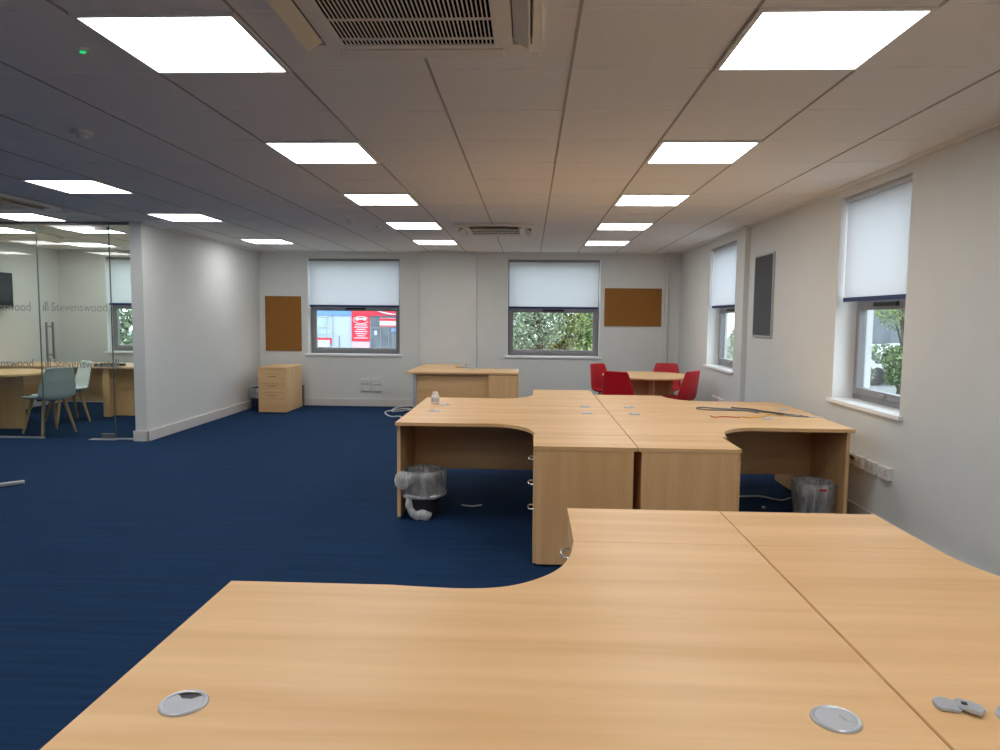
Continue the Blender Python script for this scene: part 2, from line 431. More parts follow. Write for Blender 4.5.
nthB = ['large square ceiling light right of the nearest air conditioning grille', 'square ceiling light second from the front in the run by the window wall',
        'square ceiling light third in the run by the window wall', 'square ceiling light fourth in the run by the window wall', 'square ceiling light farthest back in the run by the window wall']
for i in range(5):
    light(GX, GY + 1.8 * i, nthA[i], ga); light(GX + 2.4, GY + 1.8 * i, nthB[i], gb)
light(-4.04, 5.506, 'square ceiling light above the carpet in front of the glass door', gc)
light(-4.04, 7.306, 'square ceiling light beside the end of the white partition wall', gc)
light(-4.04, 9.706, 'square ceiling light above the free-standing drawer pedestal and cork board', gc)
light(-5.84, 7.306, 'square ceiling light just outside the glass front beside the side air conditioner', gc)
gm = 'meeting room ceiling lights'
light(-5.84, 8.506, 'square ceiling light directly behind the glass door', gm)
light(-7.04, 10.306, 'square ceiling light near the back corner of the meeting room', gm)
light(-7.04, 8.506, 'square ceiling light above the round meeting room table', gm)
go = 'ceiling lights out of view around the camera'
for (x, y) in [(GX, GY - 1.8), (GX + 2.4, GY - 1.8), (GX, GY - 3.6), (GX + 2.4, GY - 3.6), (-4.04, 3.706), (-4.04, 1.306), (-4.04, -1.094),
               (-7.64, 5.506), (-7.64, 3.706), (-7.64, 1.306), (-9.44, 3.706), (-9.44, 5.506), (-6.44, 1.306), (-6.44, -1.094)]:
    light(x, y, 'square white ceiling light outside the picture, towards the camera', go)

# ------------------------------------------------------------------ ceiling cassettes
def make_cassette():
    r = thing('air_conditioner', 'x', 'air conditioner')
    H = .46
    bm = B()                                       # face plate: ring of four slots around the grille
    g, s0, s1 = .325, .352, .425
    gx = .298
    zt, zb = -.001, -.034
    for (a, b, c, d) in ((-s0, s0, g, s0), (-s0, s0, -s0, -g), (gx, s0, -g, g), (-s0, -gx, -g, g)):
        box(bm, a, b, c, d, zb, zt, .002)
    for (a, b, c, d) in ((-H, H, s1, H), (-H, H, -H, -s1), (s1, H, -s1, s1), (-H, -s1, -s1, s1)): box(bm, a, b, c, d, zb + .006, zt, .006)
    for sx in (-1, 1):
        for sy in (-1, 1):
            x0, x1 = sorted((sx * .315, sx * (s1 + .002))); y0, y1 = sorted((sy * .315, sy * (s1 + .002)))
            box(bm, x0, x1, y0, y1, zb, zt, .004)
    obj('face_panel', bm, M_ACW, r)
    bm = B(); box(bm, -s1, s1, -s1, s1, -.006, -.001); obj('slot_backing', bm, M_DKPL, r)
    for k in range(4):                             # hinged air flaps, ajar
        bm = B(); T = Matrix.Rotation(k * pi / 2, 4, 'Z') @ Matrix.Translation((0, s0 + .008, -.030)) @ Matrix.Rotation(radians(-4 if k == 0 else -30), 4, 'X')
        fl = .318 if k == 0 else .28; box(bm, -fl, fl, 0, .066 if k else .074, -.006, .006, .004, T); obj('flap', bm, M_CREAM if k else M_ACW, r)
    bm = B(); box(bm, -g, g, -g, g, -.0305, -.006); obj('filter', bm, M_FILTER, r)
    bm = B()
    n = 38
    for i in range(n + 1):
        x = -gx + .012 + (2 * gx - .024) * i / n
        box(bm, x - .0022, x + .0022, -g + .01, g - .01, -.0355, -.0306)
    for y in (-.255, -.085, .085, .255): box(bm, -gx + .01, gx - .01, y - .004, y + .004, -.0365, -.0306)
    for (a, b, c, d) in ((-gx, gx, g - .014, g), (-gx, gx, -g, -g + .014), (-gx, -gx + .014, -g, g), (gx - .014, gx, -g, g)): box(bm, a, b, c, d, -.0365, -.0306, .001)
    obj('grille', bm, M_ACW, r)
    return r
AC = make_cassette(); AC.location = (-.43, 2.42, CEIL)
tag(AC, 'square ceiling air conditioner with large slatted grille, nearest the camera', 'air conditioner', 'ceiling air conditioners')
dup(AC, (-.42, 8.52, CEIL), None, 'square ceiling air conditioner in front of the back wall windows')
dup(AC, (-5.15, 6.50, CEIL), None, 'square ceiling air conditioner in front of the glass meeting room')

def round_device(name, label, cat, x, y, r, h, led=None, group=None):
    t = thing(name, label, cat, (x, y, CEIL), 0, group)
    bm = B(); lathe(bm, [(r, -.0005), (r, -.4 * h), (.82 * r, -.55 * h), (.55 * r, -.6 * h)], 24, cap1=True); obj('base', bm, M_WHITE, t, True)
    bm = B(); lathe(bm, [(.55 * r, -.6 * h), (.52 * r, -.92 * h), (.35 * r, -h)], 24, cap1=True); obj('sensor_head', bm, M_WHITE, t, True)
    if led: bm = B(); lathe(bm, [(.012, -h), (.011, -h - .004), (.006, -h - .006)], 12, cap1=True); obj('indicator_light', bm, led, t)
round_device('smoke_detector', 'round white smoke detector above the left carpet, in front of the meeting room', 'smoke detector', -2.61, 4.08, .055, .045)
round_device('smoke_detector', 'round white smoke detector left of the fourth ceiling light', 'smoke detector', -1.98, 7.80, .055, .045)
round_device('smoke_detector', 'round smoke detector on the meeting room ceiling behind the glass', 'smoke detector', -6.45, 9.55, .055, .045)
round_device('motion_sensor', 'small ceiling sensor with green light beside the large left ceiling light', 'sensor', -1.80, 2.84, .022, .012, M_GREENLED)
round_device('motion_sensor', 'tiny white ceiling sensor left of the far air conditioner', 'sensor', -1.79, 8.30, .03, .025)

# ------------------------------------------------------------------ desks
RET = 1.225
def curve_edge():
    c = [(.46, .80), (.58, .790), (.69, .788), (.79, .812), (.875, .875), (.940, .965), (.980, 1.085), (1.0, RET)]
    return [(.0, .80), (.40, .80)] + [(p.x, p.y) for p in catmull([(a, b, 0) for a, b in c], 5)]
def make_desk(label, ox, oy, sx, sy, grom, rz=0, group='wave-edged beech desks', modesty=.25, W=1.6, inset=0.0):
    r = thing('wave_desk', label, 'desk', (ox, oy, 0), rz, group)
    def f(u, v): return (sx * u, sy * v)
    pts = [f(0, .001)] + [f(*p) for p in curve_edge()] + [f(W - .001, RET), f(W - .001, .001)]
    bm = B(); prism(bm, pts, .705, .73, .002); obj('desk_top', bm, WX, r)
    def bx(u0, u1, v0, v1, z0, z1, bev=.0015):
        bm = B(); a, b = f(u0, v0), f(u1, v1); box(bm, min(a[0], b[0]), max(a[0], b[0]), min(a[1], b[1]), max(a[1], b[1]), z0, z1, bev); return bm
    obj('end_panel', bx(.001, .026, .03, .73, .018, .705), WZ, r)
    for v in (.08, .68): bm = B(); a = f(.0135, v); lathe(bm, [(.012, 0), (.012, .006), (.006, .008), (.006, .018)], 12, (a[0], a[1], 0), cap0=True, cap1=True); obj('levelling_foot', bm, M_BLACK, r)
    obj('end_panel', bx(W - .03 - inset, W - .005 - inset, .12, .70, 0, .705), WZ, r)
    obj('modesty_panel', bx(.026, W - .03 - inset, .085, .103, modesty, .705), WX, r)
    obj('return_panel', bx(W - .03 - inset, W - .005 - inset, .72, 1.16, .35, .705), WZ, r)
    for (u, v, ang, op) in grom:
        x, y = f(u, v)
        grommet(r, x, y, ang, op)
    return r
def grommet(par, x, y, ang, op, R=.046):
    bm = B(); T = (x, y, .7302)
    lathe(bm, [(R, 0), (R * .985, .0035), (R * .93, .0055), (R * .84, .0050), (R * .80, .0035)], 36, T); 
    o = obj('cable_grommet', bm, M_GREYPL, par, True)
    bm = B(); pts = []
    n = 36
    a0 = ang - .75; a1 = ang + .75
    for i in range(n + 1):
        a = a1 + (2 * pi - (a1 - a0)) * i / n; pts.append((x + R * .81 * cos(a), y + R * .81 * sin(a)))
    pts += [(x + R * .34 * cos(a0 + .1), y + R * .34 * sin(a0 + .1)), (x + R * .34 * cos(a1 - .1), y + R * .34 * sin(a1 - .1))]
    prism(bm, pts, .7304, .7338); obj('grommet_cap', bm, M_GREYPL, o)
    bm = B()
    if op: lathe(bm, [(.001, .0012), (R * .8, .0012)], 24, T); obj('cable_hole', bm, M_DKPL, o)
    else:
        p2 = [(x + R * .78 * cos(a0 + (a1 - a0) * i / 8), y + R * .78 * sin(a0 + (a1 - a0) * i / 8)) for i in range(9)]
        p2 += [(x + R * .37 * cos(a1 - .1), y + R * .37 * sin(a1 - .1)), (x + R * .37 * cos(a0 + .1), y + R * .37 * sin(a0 + .1))]
        prism(bm, p2, .7304, .7345); obj('sliding_flap', bm, M_GREYPL, o)
GD = 'drawer pedestals at desk height'
def make_pedestal(label, ox, oy, sx, sy, rz=0, handle='bow', group=GD, W=.42, D=.60, H=.73, body_gap=.022):
    """origin at the joined (inner) corner; drawers face -u"""
    r = thing('drawer_pedestal', label, 'drawer pedestal', (ox, oy, 0), rz, group)
    def bx(bm, u0, u1, v0, v1, z0, z1, bev=.0015):
        xa, xb = sorted((sx * u0, sx * u1)); ya, yb = sorted((sy * v0, sy * v1)); box(bm, xa, xb, ya, yb, z0, z1, bev)
    bm = B(); bx(bm, 0.001, D, .001, W, H - .025, H, .002); obj('pedestal_top', bm, WX, r)
    bm = B(); bx(bm, body_gap, D - .022, .006, W - .004, .012, H - .025); obj('body', bm, WZ, r)
    bm = B(); bx(bm, body_gap + .02, D - .05, .02, W - .02, 0, .012); obj('plinth', bm, M_BLACK, r)
    zs = [(.016, .352), (.356, .508), (.512, .662)] if H > .7 else [(.02, .3), (.304, .44), (.444, .58)]
    for (a, b) in zs:
        bm = B(); bx(bm, D - .022, D - .002, .010, W - .008, a, b, .0015); d = obj('drawer', bm, WX if False else WZ, r)
        zc = b - .045
        bm = B(); m = W / 2
        P = [(D - .003, m - .055, zc), (D + .022, m - .045, zc), (D + .03, m, zc), (D + .022, m + .045, zc), (D - .003, m + .055, zc)]
        tube(bm, [(sx * u, sy * v, z) for u, v, z in P], .005, 8, 4); obj('handle', bm, M_CHROME, d, True)
    bm = B(); bx(bm, D - .022, D - .004, .010, W - .008, zs[-1][1] + .004, H - .028, .001); obj('fascia', bm, WZ, r)
    return r

# near pair (user side away from the camera)
NX, NY = .758, 1.122
make_desk('large beech wave desk in the left foreground with two grey cable grommets', NX - 1.6, NY, 1, 1, [(.179, .165, 1.55, True), (1.432, .182, .25, False)])
make_desk('beech wave desk in the right foreground beside the loose metal clip', NX + 1.6015, NY, -1, 1, [(1.408, .205, 2.4, False)])
make_pedestal('drawer pedestal at the far end of the left foreground desk, handles facing the aisle', NX, NY + RET, -1, 1, 0)
make_pedestal('drawer pedestal at the far end of the right foreground desk, beside the window wall', NX + .002, NY + RET, 1, 1, 0)
# island of four
IX, IY = .645, 5.765
make_desk('front left desk of the four-desk island, plastic-lined bin beneath it', IX - 1.6, IY, 1, -1, [(.195, .15, 2.2, True), (1.42, .17, .6, False)])
make_desk('front right desk of the four-desk island, loose cables on top', IX + 1.636, IY, -1, -1, [(.45, .32, 2.2, False), (1.44, .17, 2.2, False)], W=1.634)
make_desk('rear left desk of the four-desk island, small white tub on top', IX - 1.6, IY + .002, 1, 1, [(.235, .235, .5, True), (1.44, .25, .5, False)])
make_desk('rear right desk of the four-desk island, nearest the red chairs', IX + 1.656, IY + .002, -1, 1, [(.16, .22, .5, False), (1.44, .25, .8, True)], W=1.654)
make_pedestal('front left pedestal of the desk island with three chrome handles on its side', IX, IY - RET, -1, -1, D=.612)
make_pedestal('front right pedestal of the desk island, plain back beside the dark gap', IX + .003, IY - RET, 1, -1)
make_pedestal('pedestal behind the rear left desk of the island, only its top showing', IX, IY + RET + .002, -1, 1)

# back desk near the far wall, modesty panel towards the room
r = make_desk('beech desk standing alone near the back wall between the two windows', -.145, 9.585, -1, 1, [(.70, .62, 1.2, False)], modesty=.04, W=1.55, inset=.10)
make_pedestal('drawer pedestal behind the back wall desk, under its left end', -1.0, 9.585 + RET, -1, 1, 0, D=.69)
t = thing('mobile_pedestal', 'beech cabinet tucked under the right end of the back wall desk', 'drawer pedestal', (-.36, 9.60, 0))
bm = B(); box(bm, -.19, .19, 0, .07, .02, .70, .0015); obj('back_panel', bm, WZ, t)
bm = B(); box(bm, -.17, .17, .01, .06, 0, .02); obj('plinth', bm, M_BLACK, t)
bm = B(); box(bm, -.024, .024, -.02, .006, 0, .703, .001)  # added grey strip; its colour stands for light on the end panel edge
tt = tag(obj('lit_edge_strip', bm, M_GREYPL, None, loc=(-1.578, 9.655, 0)), 'grey upright strip standing for the lit panel edge at the left end of the back wall desk', 'cable cover')

# pedestal under the cork board
t = thing('drawer_pedestal', 'free-standing beech pedestal with three drawers under the tall cork board', 'drawer pedestal', (-3.90, 10.49, 0)); t.scale = (.98, 1, .966)
bm = B(); box(bm, -.225, .225, -.005, .78, .70, .725, .002); obj('pedestal_top', bm, WX, t)
bm = B(); box(bm, -.215, .215, .02, .775, .012, .70, .0015); obj('body', bm, WZ, t)
bm = B(); box(bm, -.2, .2, .04, .76, 0, .012); obj('plinth', bm, M_BLACK, t)
for (a, b) in ((.02, .325), (.33, .475), (.48, .625)):
    bm = B(); box(bm, -.212, .212, 0, .02, a, b, .0015); d = obj('drawer', bm, WX, t)
    bm = B(); zc = b - .04; tube(bm, [(-.06, .001, zc), (-.05, -.022, zc), (0, -.028, zc), (.05, -.022, zc), (.06, .001, zc)], .005, 8, 4); obj('handle', bm, M_STEEL, d, True)
bm = B(); box(bm, -.212, .212, 0, .02, .63, .697, .0015); obj('fascia', bm, WX, t)
bm = B(); box(bm, -.03, .03, 0, .018, 0, .34, .002)
tag(obj('grey_board', bm, M_FRAME, None, loc=(-3.745, 11.45, .0)), 'grey board on the floor behind the free-standing pedestal', 'board')

# loose metal clip and other small things on the desks
t = thing('grommet_lid', 'loose grey metal clip lying on the right foreground desk', 'cable cover', (.850, 1.352, .7305), radians(-20)); t.scale = (.86, 1.15, 1)
bm = B(); pts = [(-.054, .000), (-.054, .014), (-.044, .025), (-.028, .028), (-.005, .020), (.004, .0), (-.004, -.014), (-.022, -.014), (-.040, -.018), (-.050, -.012)]
prism(bm, pts, 0, .006, .0015); obj('curved_lid', bm, M_GREYPL, t)
bm = B(); pts = [(-.008, .022), (.018, .022), (.042, .012), (.046, -.004), (.034, -.018), (.014, -.014), (-.006, -.004)]
prism(bm, pts, .005, .012, .0015); obj('sliding_flap', bm, M_GREYPL, t)
bm = B(); box(bm, .0, .012, .0, .008, .012, .0145, .001); obj('latch', bm, M_DKPL, t)
t = thing('plastic_tub', 'small white plastic tub on the rear left island desk', 'tub', (-.812, 6.06, .7305))
bm = B(); lathe(bm, [(.026, 0), (.032, .003), (.034, .07), (.032, .075)], 24, cap0=True); lathe(bm, [(.032, .075), (.02, .082)], 24, cap1=True); obj('pot', bm, M_WHITE, t, True)
bm = B(); lathe(bm, [(.02, .082), (.024, .084), (.024, .104), (.021, .107)], 20, cap1=True); obj('lid', bm, M_WHITE, t, True)
bm = B(); lathe(bm, [(.0338, .022), (.0348, .024), (.0352, .055), (.0345, .057)], 24); obj('label_band', bm, M_GREYPL, t, True)

def cable(label, pts, rad, m, name='cable', group=None, plugs=()):
    t = bm = B(); tube(bm, pts, rad, 7, 8)
    return tag(obj(name, bm, m, None, True), label, 'cable', group)
z = .7355
cable('long grey cable looped flat across the rear right island desk', [(1.86, 5.74, z), (1.80, 5.86, z), (1.62, 5.88, z), (1.48, 5.90, z), (1.42, 5.98, z), (1.48, 6.06, z), (1.58, 6.0, z), (1.80, 5.90, z), (1.90, 5.74, z + .008), (2.05, 5.57, z + .005), (2.19, 5.55, z)], .006, M_CABLE_G)
cable('dark coiled lead beside the grommet on the front right island desk', [(1.70, 5.95, z + .014), (1.84, 5.84, z + .016), (1.88, 5.70, z + .02), (1.98, 5.60, z + .018), (2.10, 5.64, z), (2.16, 5.60, z)], .0055, M_CABLE_D)
cable('thin orange wire lying on the front right island desk', [(1.42, 5.52, z), (1.43, 5.45, z), (1.50, 5.48, z), (1.56, 5.47, z), (1.64, 5.46, z)], .004, M_CABLE_O)
cable('yellow wire bent across the front right island desk', [(1.66, 5.50, z), (1.68, 5.46, z), (1.78, 5.48, z), (1.90, 5.62, z), (1.96, 5.70, z + .004), (2.0, 5.60, z)], .005, M_CABLE_Y)
cable('pale grey lead hanging over the right end of the desk island', [(2.10, 5.60, z), (2.20, 5.54, z), (2.262, 5.50, z + .002), (2.275, 5.49, .70), (2.29, 5.5, .4), (2.32, 5.5, .1)], .005, M_CABLE_W)
cable('pale cable on the carpet beneath the front right island desk', [(1.62, 5.90, .006), (1.80, 5.90, .006), (1.96, 5.91, .006), (2.08, 5.80, .006), (2.20, 5.88, .006)], .007, M_CABLE_W)
cable('tangled white cable on the carpet left of the back wall desk', [(-1.76, 9.8, .012), (-1.9, 10.3, .006), (-2.05, 10.30, .006), (-2.22, 10.8, .006), (-2.0, 11.2, .006), (-1.86, 11.0, .02), (-2.1, 10.75, .02), (-2.15, 11.25, .01), (-1.95, 11.4, .03), (-1.80, 11.15, .03)], .011, M_CABLE_W)
cable('short white cable on the carpet beside the left island bin', [(-.52, 5.45, .005), (-.44, 5.42, .006), (-.36, 5.46, .005)], .006, M_CABLE_W)
cable('orange cable hanging from the wall socket behind the desk island', [(2.415, 5.29, .46), (2.40, 5.33, .47), (2.345, 5.38, .45), (2.325, 5.42, .3), (2.335, 5.45, .06), (2.34, 5.5, .01)], .007, M_CABLE_O)
cable('black plug lead running from the wall socket behind the desk island', [(2.415, 5.27, .47), (2.40, 5.33, .482), (2.33, 5.40, .47), (2.30, 5.46, .40)], .008, M_CABLE_K)
t = thing('bin_bag_scrap', 'small white object left on the back wall desk', 'desk clutter', (-.99, 10.55, .7305))
bm = B(); box(bm, -.06, .06, -.03, .03, 0, .012, .004); obj('card', bm, M_GREYPL, t)
bm = B(); lathe(bm, [(.018, .012), (.024, .03), (.02, .055), (.008, .06)], 14, cap1=True); obj('stub', bm, M_WHITE, t, True)
bm = B(); lathe(bm, [(.013, 0), (.012, .012), (.006, .015)], 16, cap0=True, cap1=True)
tag(obj('cable_clip', bm, M_CABLE_W, None, True, (1.87, 5.56, .0005)), 'small white cap on the carpet under the front right island desk', 'cap')

# ------------------------------------------------------------------ bins
def wob(seed, amp, fr=(7, 11, 17)):
    rnd = random.Random(seed); ph = [[rnd.random() * 6.28 for _ in fr] for _ in range(40)]
    base = [rnd.random() * 6.28 for _ in fr]
    def w_(a, k): return amp * sum(sin(f * a + base[i] + .35 * k) / (i + 1) for i, f in enumerate(fr))
    return w_
t = thing('waste_bin', 'black waste bin with knotted clear liner under the front left island desk', 'bin', (-.785, 5.18, 0)); t.scale = (.95, .95, 1)
bm = B(); lathe(bm, [(.125, .0), (.13, .006), (.148, .33), (.155, .338), (.148, .34), (.122, .02)], 32, cap0=True, cap1=True); obj('bucket', bm, M_BIN, t, True)
bm = B(); lathe(bm, [(.10, .06), (.126, .25), (.140, .335), (.158, .352), (.176, .338), (.180, .30), (.178, .25), (.172, .20), (.176, .175), (.168, .165)], 96, wob=wob(3, .035, (5, 9, 14, 23))); bag = obj('bin_liner', bm, M_BAG, t, 'all')
bm = B(); lathe(bm, [(.166, .186), (.181, .178), (.183, .160), (.164, .150)], 80, wob=wob(3, .04, (5, 9, 14, 23))); obj('gathered_hem', bm, M_BAGW, bag, 'all')
bm = B()                                                              # bunched bag mouth folded over the left side
lathe(bm, [(.010, -.075), (.042, -.062), (.060, -.02), (.062, .02), (.048, .05), (.02, .066), (.006, .068)], 36, wob=wob(8, .07, (3, 5, 9)), cap0=True, cap1=True)
bmesh.ops.transform(bm, matrix=Matrix.Translation((-.128, -.178, .300)) @ Matrix.Rotation(radians(18), 4, 'Y') @ Matrix.Diagonal((.95, .62, .95, 1)), verts=bm.verts[:])
n0 = len(bm.verts)
lathe(bm, [(.010, -.06), (.05, -.045), (.062, 0), (.05, .03), (.01, .04)], 32, c=(-.095, -.150, .315), wob=wob(9, .08, (3, 5, 9)), cap0=True, cap1=True)
obj('liner_fold', bm, M_BAG, bag, 'all')
bm = B(); tube(bm, [(-.10, -.135, .17), (-.088, -.155, .12), (-.070, -.155, .07), (-.035, -.155, .04), (.01, -.155, .035), (.055, -.15, .028), (.075, -.145, .02)], lambda q: .018 + .030 * q * (1 - max(0, q - .75) * 2.4), 20, 8)
rnd = random.Random(4)
for v in bm.verts:
    v.co.x += .004 * sin(v.co.z * 90 + v.co.x * 50); v.co.y += .004 * sin(v.co.x * 80 + 1); v.co.z = max(.003, .003 + (v.co.z - .003) * (1 + .06 * sin(v.co.x * 70)))
obj('liner_tail', bm, M_BAGW, bag, 'all')
t = thing('waste_bin', 'black waste bin wrapped in clear liner under the front right island desk', 'bin', (2.105, 5.20, 0)); t.scale = (.86, .86, .98)
bm = B(); lathe(bm, [(.115, .0), (.12, .006), (.148, .29), (.155, .30), (.148, .302), (.112, .02)], 32, cap0=True, cap1=True); obj('bucket', bm, M_BIN, t, True)
bm = B(); lathe(bm, [(.10, .06), (.125, .22), (.140, .298), (.158, .316), (.176, .302), (.174, .22), (.162, .12), (.150, .03), (.146, .006)], 96, wob=wob(13, .03, (5, 9, 16, 25))); bag = obj('bin_liner', bm, M_BAG, t, 'all')
bm = B(); tube(bm, [(-.055, -.172, .300), (-.06, -.174, .2), (-.062, -.166, .12)], lambda q: .005 + .006 * q, 8, 4); lathe(bm, [(.004, -.02), (.014, -.01), (.012, .008), (.004, .02)], 10, c=(-.062, -.168, .11), cap0=True, cap1=True); obj('liner_knot', bm, M_BAGW, bag, 'all')
bm = B(); box(bm, -.02, .035, -.180, -.172, .272, .288, .002); obj('red_tag', bm, M_RED, bag)
t = thing('waste_bin', 'navy waste bin with clear liner in the corner behind the free-standing pedestal', 'bin', (-4.30, 11.05, 0))
bm = B(); lathe(bm, [(.12, .0), (.125, .006), (.15, .32), (.155, .33), (.148, .332), (.12, .02)], 28, cap0=True, cap1=True); obj('bucket', bm, M_BINBLUE, t, True)
bm = B(); lathe(bm, [(.14, .24), (.154, .335), (.166, .34), (.172, .30), (.168, .20), (.172, .18)], 48, wob=wob(21, .02)); obj('bin_liner', bm, M_BAG, t, 'all')

# ------------------------------------------------------------------ shell chairs and round tables
def shell_bm():
    prof = [(.232, .425, .165, .0), (.225, .446, .185, .004), (.19, .456, .205, .010), (.11, .452, .222, .022), (.01, .440, .232, .036), (-.10, .434, .228, .046),
            (-.185, .440, .222, .052), (-.222, .470, .222, .054), (-.234, .540, .219, .048), (-.244, .620, .208, .040), (-.254, .700, .190, .030),
            (-.262, .770, .174, .020), (-.267, .812, .163, .012), (-.274, .830, .148, .002)]
    P = catmull([(a, b, 0) for a, b, c, d in prof], 2); Hw = catmull([(c, d, 0) for a, b, c, d in prof], 2)
    bm = B(); nt_ = 14; rows = []
    for i, p in enumerate(P):
        d = (P[min(i + 1, len(P) - 1)] - P[max(i - 1, 0)]).normalized(); ny, nz = d.y, -d.x   # inside normal (y -> fwd, z -> up)
        if nz < 0 and i < len(P) // 2: ny, nz = -ny, -nz
        if i >= len(P) // 2 and ny < 0: ny, nz = -ny, -nz
        row = []
        for k in range(nt_ + 1):
            t = -1 + 2 * k / nt_; c = Hw[i].y * abs(t) ** 2.6
            row.append(bm.verts.new((Hw[i].x * t, p.x + ny * c, p.y + nz * c)))
        rows.append(row)
    for i in range(len(rows) - 1):
        for k in range(nt_): bm.faces.new((rows[i][k], rows[i][k + 1], rows[i + 1][k + 1], rows[i + 1][k]))
    bmesh.ops.recalc_face_normals(bm, faces=bm.faces)
    g = bmesh.ops.solidify(bm, geom=bm.faces[:], thickness=.016)
    return bm
def make_chair(shell_m, pad_m):
    t = thing('shell_chair', 'x', 'chair')
    obj('shell', shell_bm(), shell_m, t, 'all')
    bm = B(); pts = [(.15 * cos(a) * (1 if abs(cos(a)) < .9 else 1), .14 * sin(a) + .03) for a in [2 * pi * i / 28 for i in range(28)]]
    prism(bm, [(1.15 * x, 1.15 * y) for x, y in pts], .452, .482, .012); obj('seat_pad', bm, pad_m, t, True)
    bm = B(); box(bm, -.13, .13, -.02, .02, .405, .425, .003); box(bm, -.02, .02, -.13, .13, .405, .425, .003)
    lathe(bm, [(.09, .42), (.09, .437)], 20, cap0=True, cap1=True); obj('under_frame', bm, M_BLACK, t)
    for sx in (-1, 1):
        for sy in (-1, 1):
            bm = B(); tube(bm, [(sx * .12, sy * .12, .43), (sx * .205, sy * .205, .0)], lambda q: .022 - .009 * q, 10, 0); obj('leg', bm, M_OAK, t, True)
    return t
def face(dx, dy): return math.atan2(-dx, dy)      # rotation that turns +y to (dx, dy)
TX, TY = 1.60, 9.60
RC = make_chair(M_RED, M_REDPAD)
def place(c, x, y, tx, ty, label, group): 
    c.location = (x, y, 0); c.rotation_euler = (0, 0, face(tx - x, ty - y)); tag(c, label, 'chair', group)
gr = 'red shell chairs around the round table'
place(RC, 1.235, 9.06, TX, TY, 'red shell chair with its back to the camera, front left of the round table', gr)
def chair_copy(src, x, y, tx, ty, label, group):
    return dup(src, (x, y, 0), face(tx - x, ty - y), label, group)
chair_copy(RC, 1.19, 10.12, 1.75, 9.60, 'red shell chair at the far left of the round table, partly behind another', gr)
chair_copy(RC, 1.955, 10.36, TX + .05, TY, 'red shell chair behind the round table, only the backrest top showing', gr)
chair_copy(RC, 1.90, 9.24, 1.45, 9.66, 'red shell chair at the front right of the round table by the side window', gr)
def round_table(label, x, y, r_, a0, group=None):
    t = thing('round_table', label, 'table', (x, y, 0), a0, group)
    bm = B(); lathe(bm, [(r_ - .004, .705), (r_, .709), (r_, .726), (r_ - .004, .73)], 64, cap0=True, cap1=True); obj('table_top', bm, WX, t, True)
    for k in range(2):
        bm = B(); T = Matrix.Rotation(k * pi / 2, 4, 'Z')
        w2 = .36
        if k == 0: box(bm, -w2, w2, -.0125, .0125, 0, .705, .0015, T); obj('cross_panel', bm, WZ, t)
        else:
            box(bm, -w2, -.0127, -.0125, .0125, 0, .705, .0015, T); box(bm, .0127, w2, -.0125, .0125, 0, .705, .0015, T); obj('cross_panel', bm, WZ, t)
    return t
round_table('round beech meeting table between the red chairs in the far corner', TX, TY, .60, radians(6.6))

# ------------------------------------------------------------------ meeting room
round_table('round beech table inside the glass meeting room', -6.84, 8.72, .62, radians(4))
WC = make_chair(M_BLUEGREY, M_BLUEGREY); WC.location = (-5.96, 8.45, 0); WC.rotation_euler = (0, 0, face(-.9, .43))
tag(WC, 'pale blue-grey shell chair seen from behind through the glass door', 'chair', 'pale shell chairs in the meeting room')
C2 = make_chair(M_WHITESH, M_WHITESH); C2.location = (-6.34, 9.36, 0); C2.rotation_euler = (0, 0, face(-.58, -.81))
tag(C2, 'white shell chair side-on behind the blue-grey chair in the meeting room', 'chair', 'pale shell chairs in the meeting room')
t = thing('long_desk', 'long beech desk along the back of the glass meeting room', 'desk', (-6.6, 9.80, 0))
bm = B(); box(bm, -1.2, 1.55, 0, .9, .705, .73, .002); obj('desk_top', bm, WX, t)
bm = B(); box(bm, -1.15, .46, .30, .318, .2, .705, .001); obj('modesty_panel', bm, WX, t)
bm = B(); box(bm, .46, .56, .06, .35, 0, .705, .001); obj('end_panel', bm, WZ, t)
bm = B(); box(bm, -1.19, -1.165, .05, .85, 0, .705, .001); obj('end_panel', bm, WZ, t)
bm = B(); box(bm, .562, 1.52, .22, .80, 0, .705, .001); obj('cupboard', bm, WZ, t)
t = thing('document_tray', 'flat dark tray on the long meeting room desk', 'tray', (-6.1, 9.98, .7305))
bm = B(); box(bm, -.17, .17, -.12, .12, 0, .012, .003); obj('tray_base', bm, M_BLACK, t)
bm = B(); box(bm, -.17, .17, .105, .12, .012, .03, .002); box(bm, -.17, -.155, -.12, .105, .012, .03, .002); box(bm, .155, .17, -.12, .105, .012, .03, .002); obj('tray_rim', bm, M_BLACK, t)
t = thing('television', 'black flat television on the left wall of the meeting room', 'television', (-7.85, 9.67, 1.812), 0)
bm = B(); box(bm, .10, .135, -.60, .60, -.265, .265, .006); obj('casing', bm, M_BLACK, t)
bm = B(); box(bm, .135, .138, -.58, .58, -.245, .248); obj('screen', bm, M_SCREEN, t)
bm = B(); box(bm, .001, .10, -.12, .12, -.12, .12, .004); obj('wall_bracket', bm, M_DKPL, t)

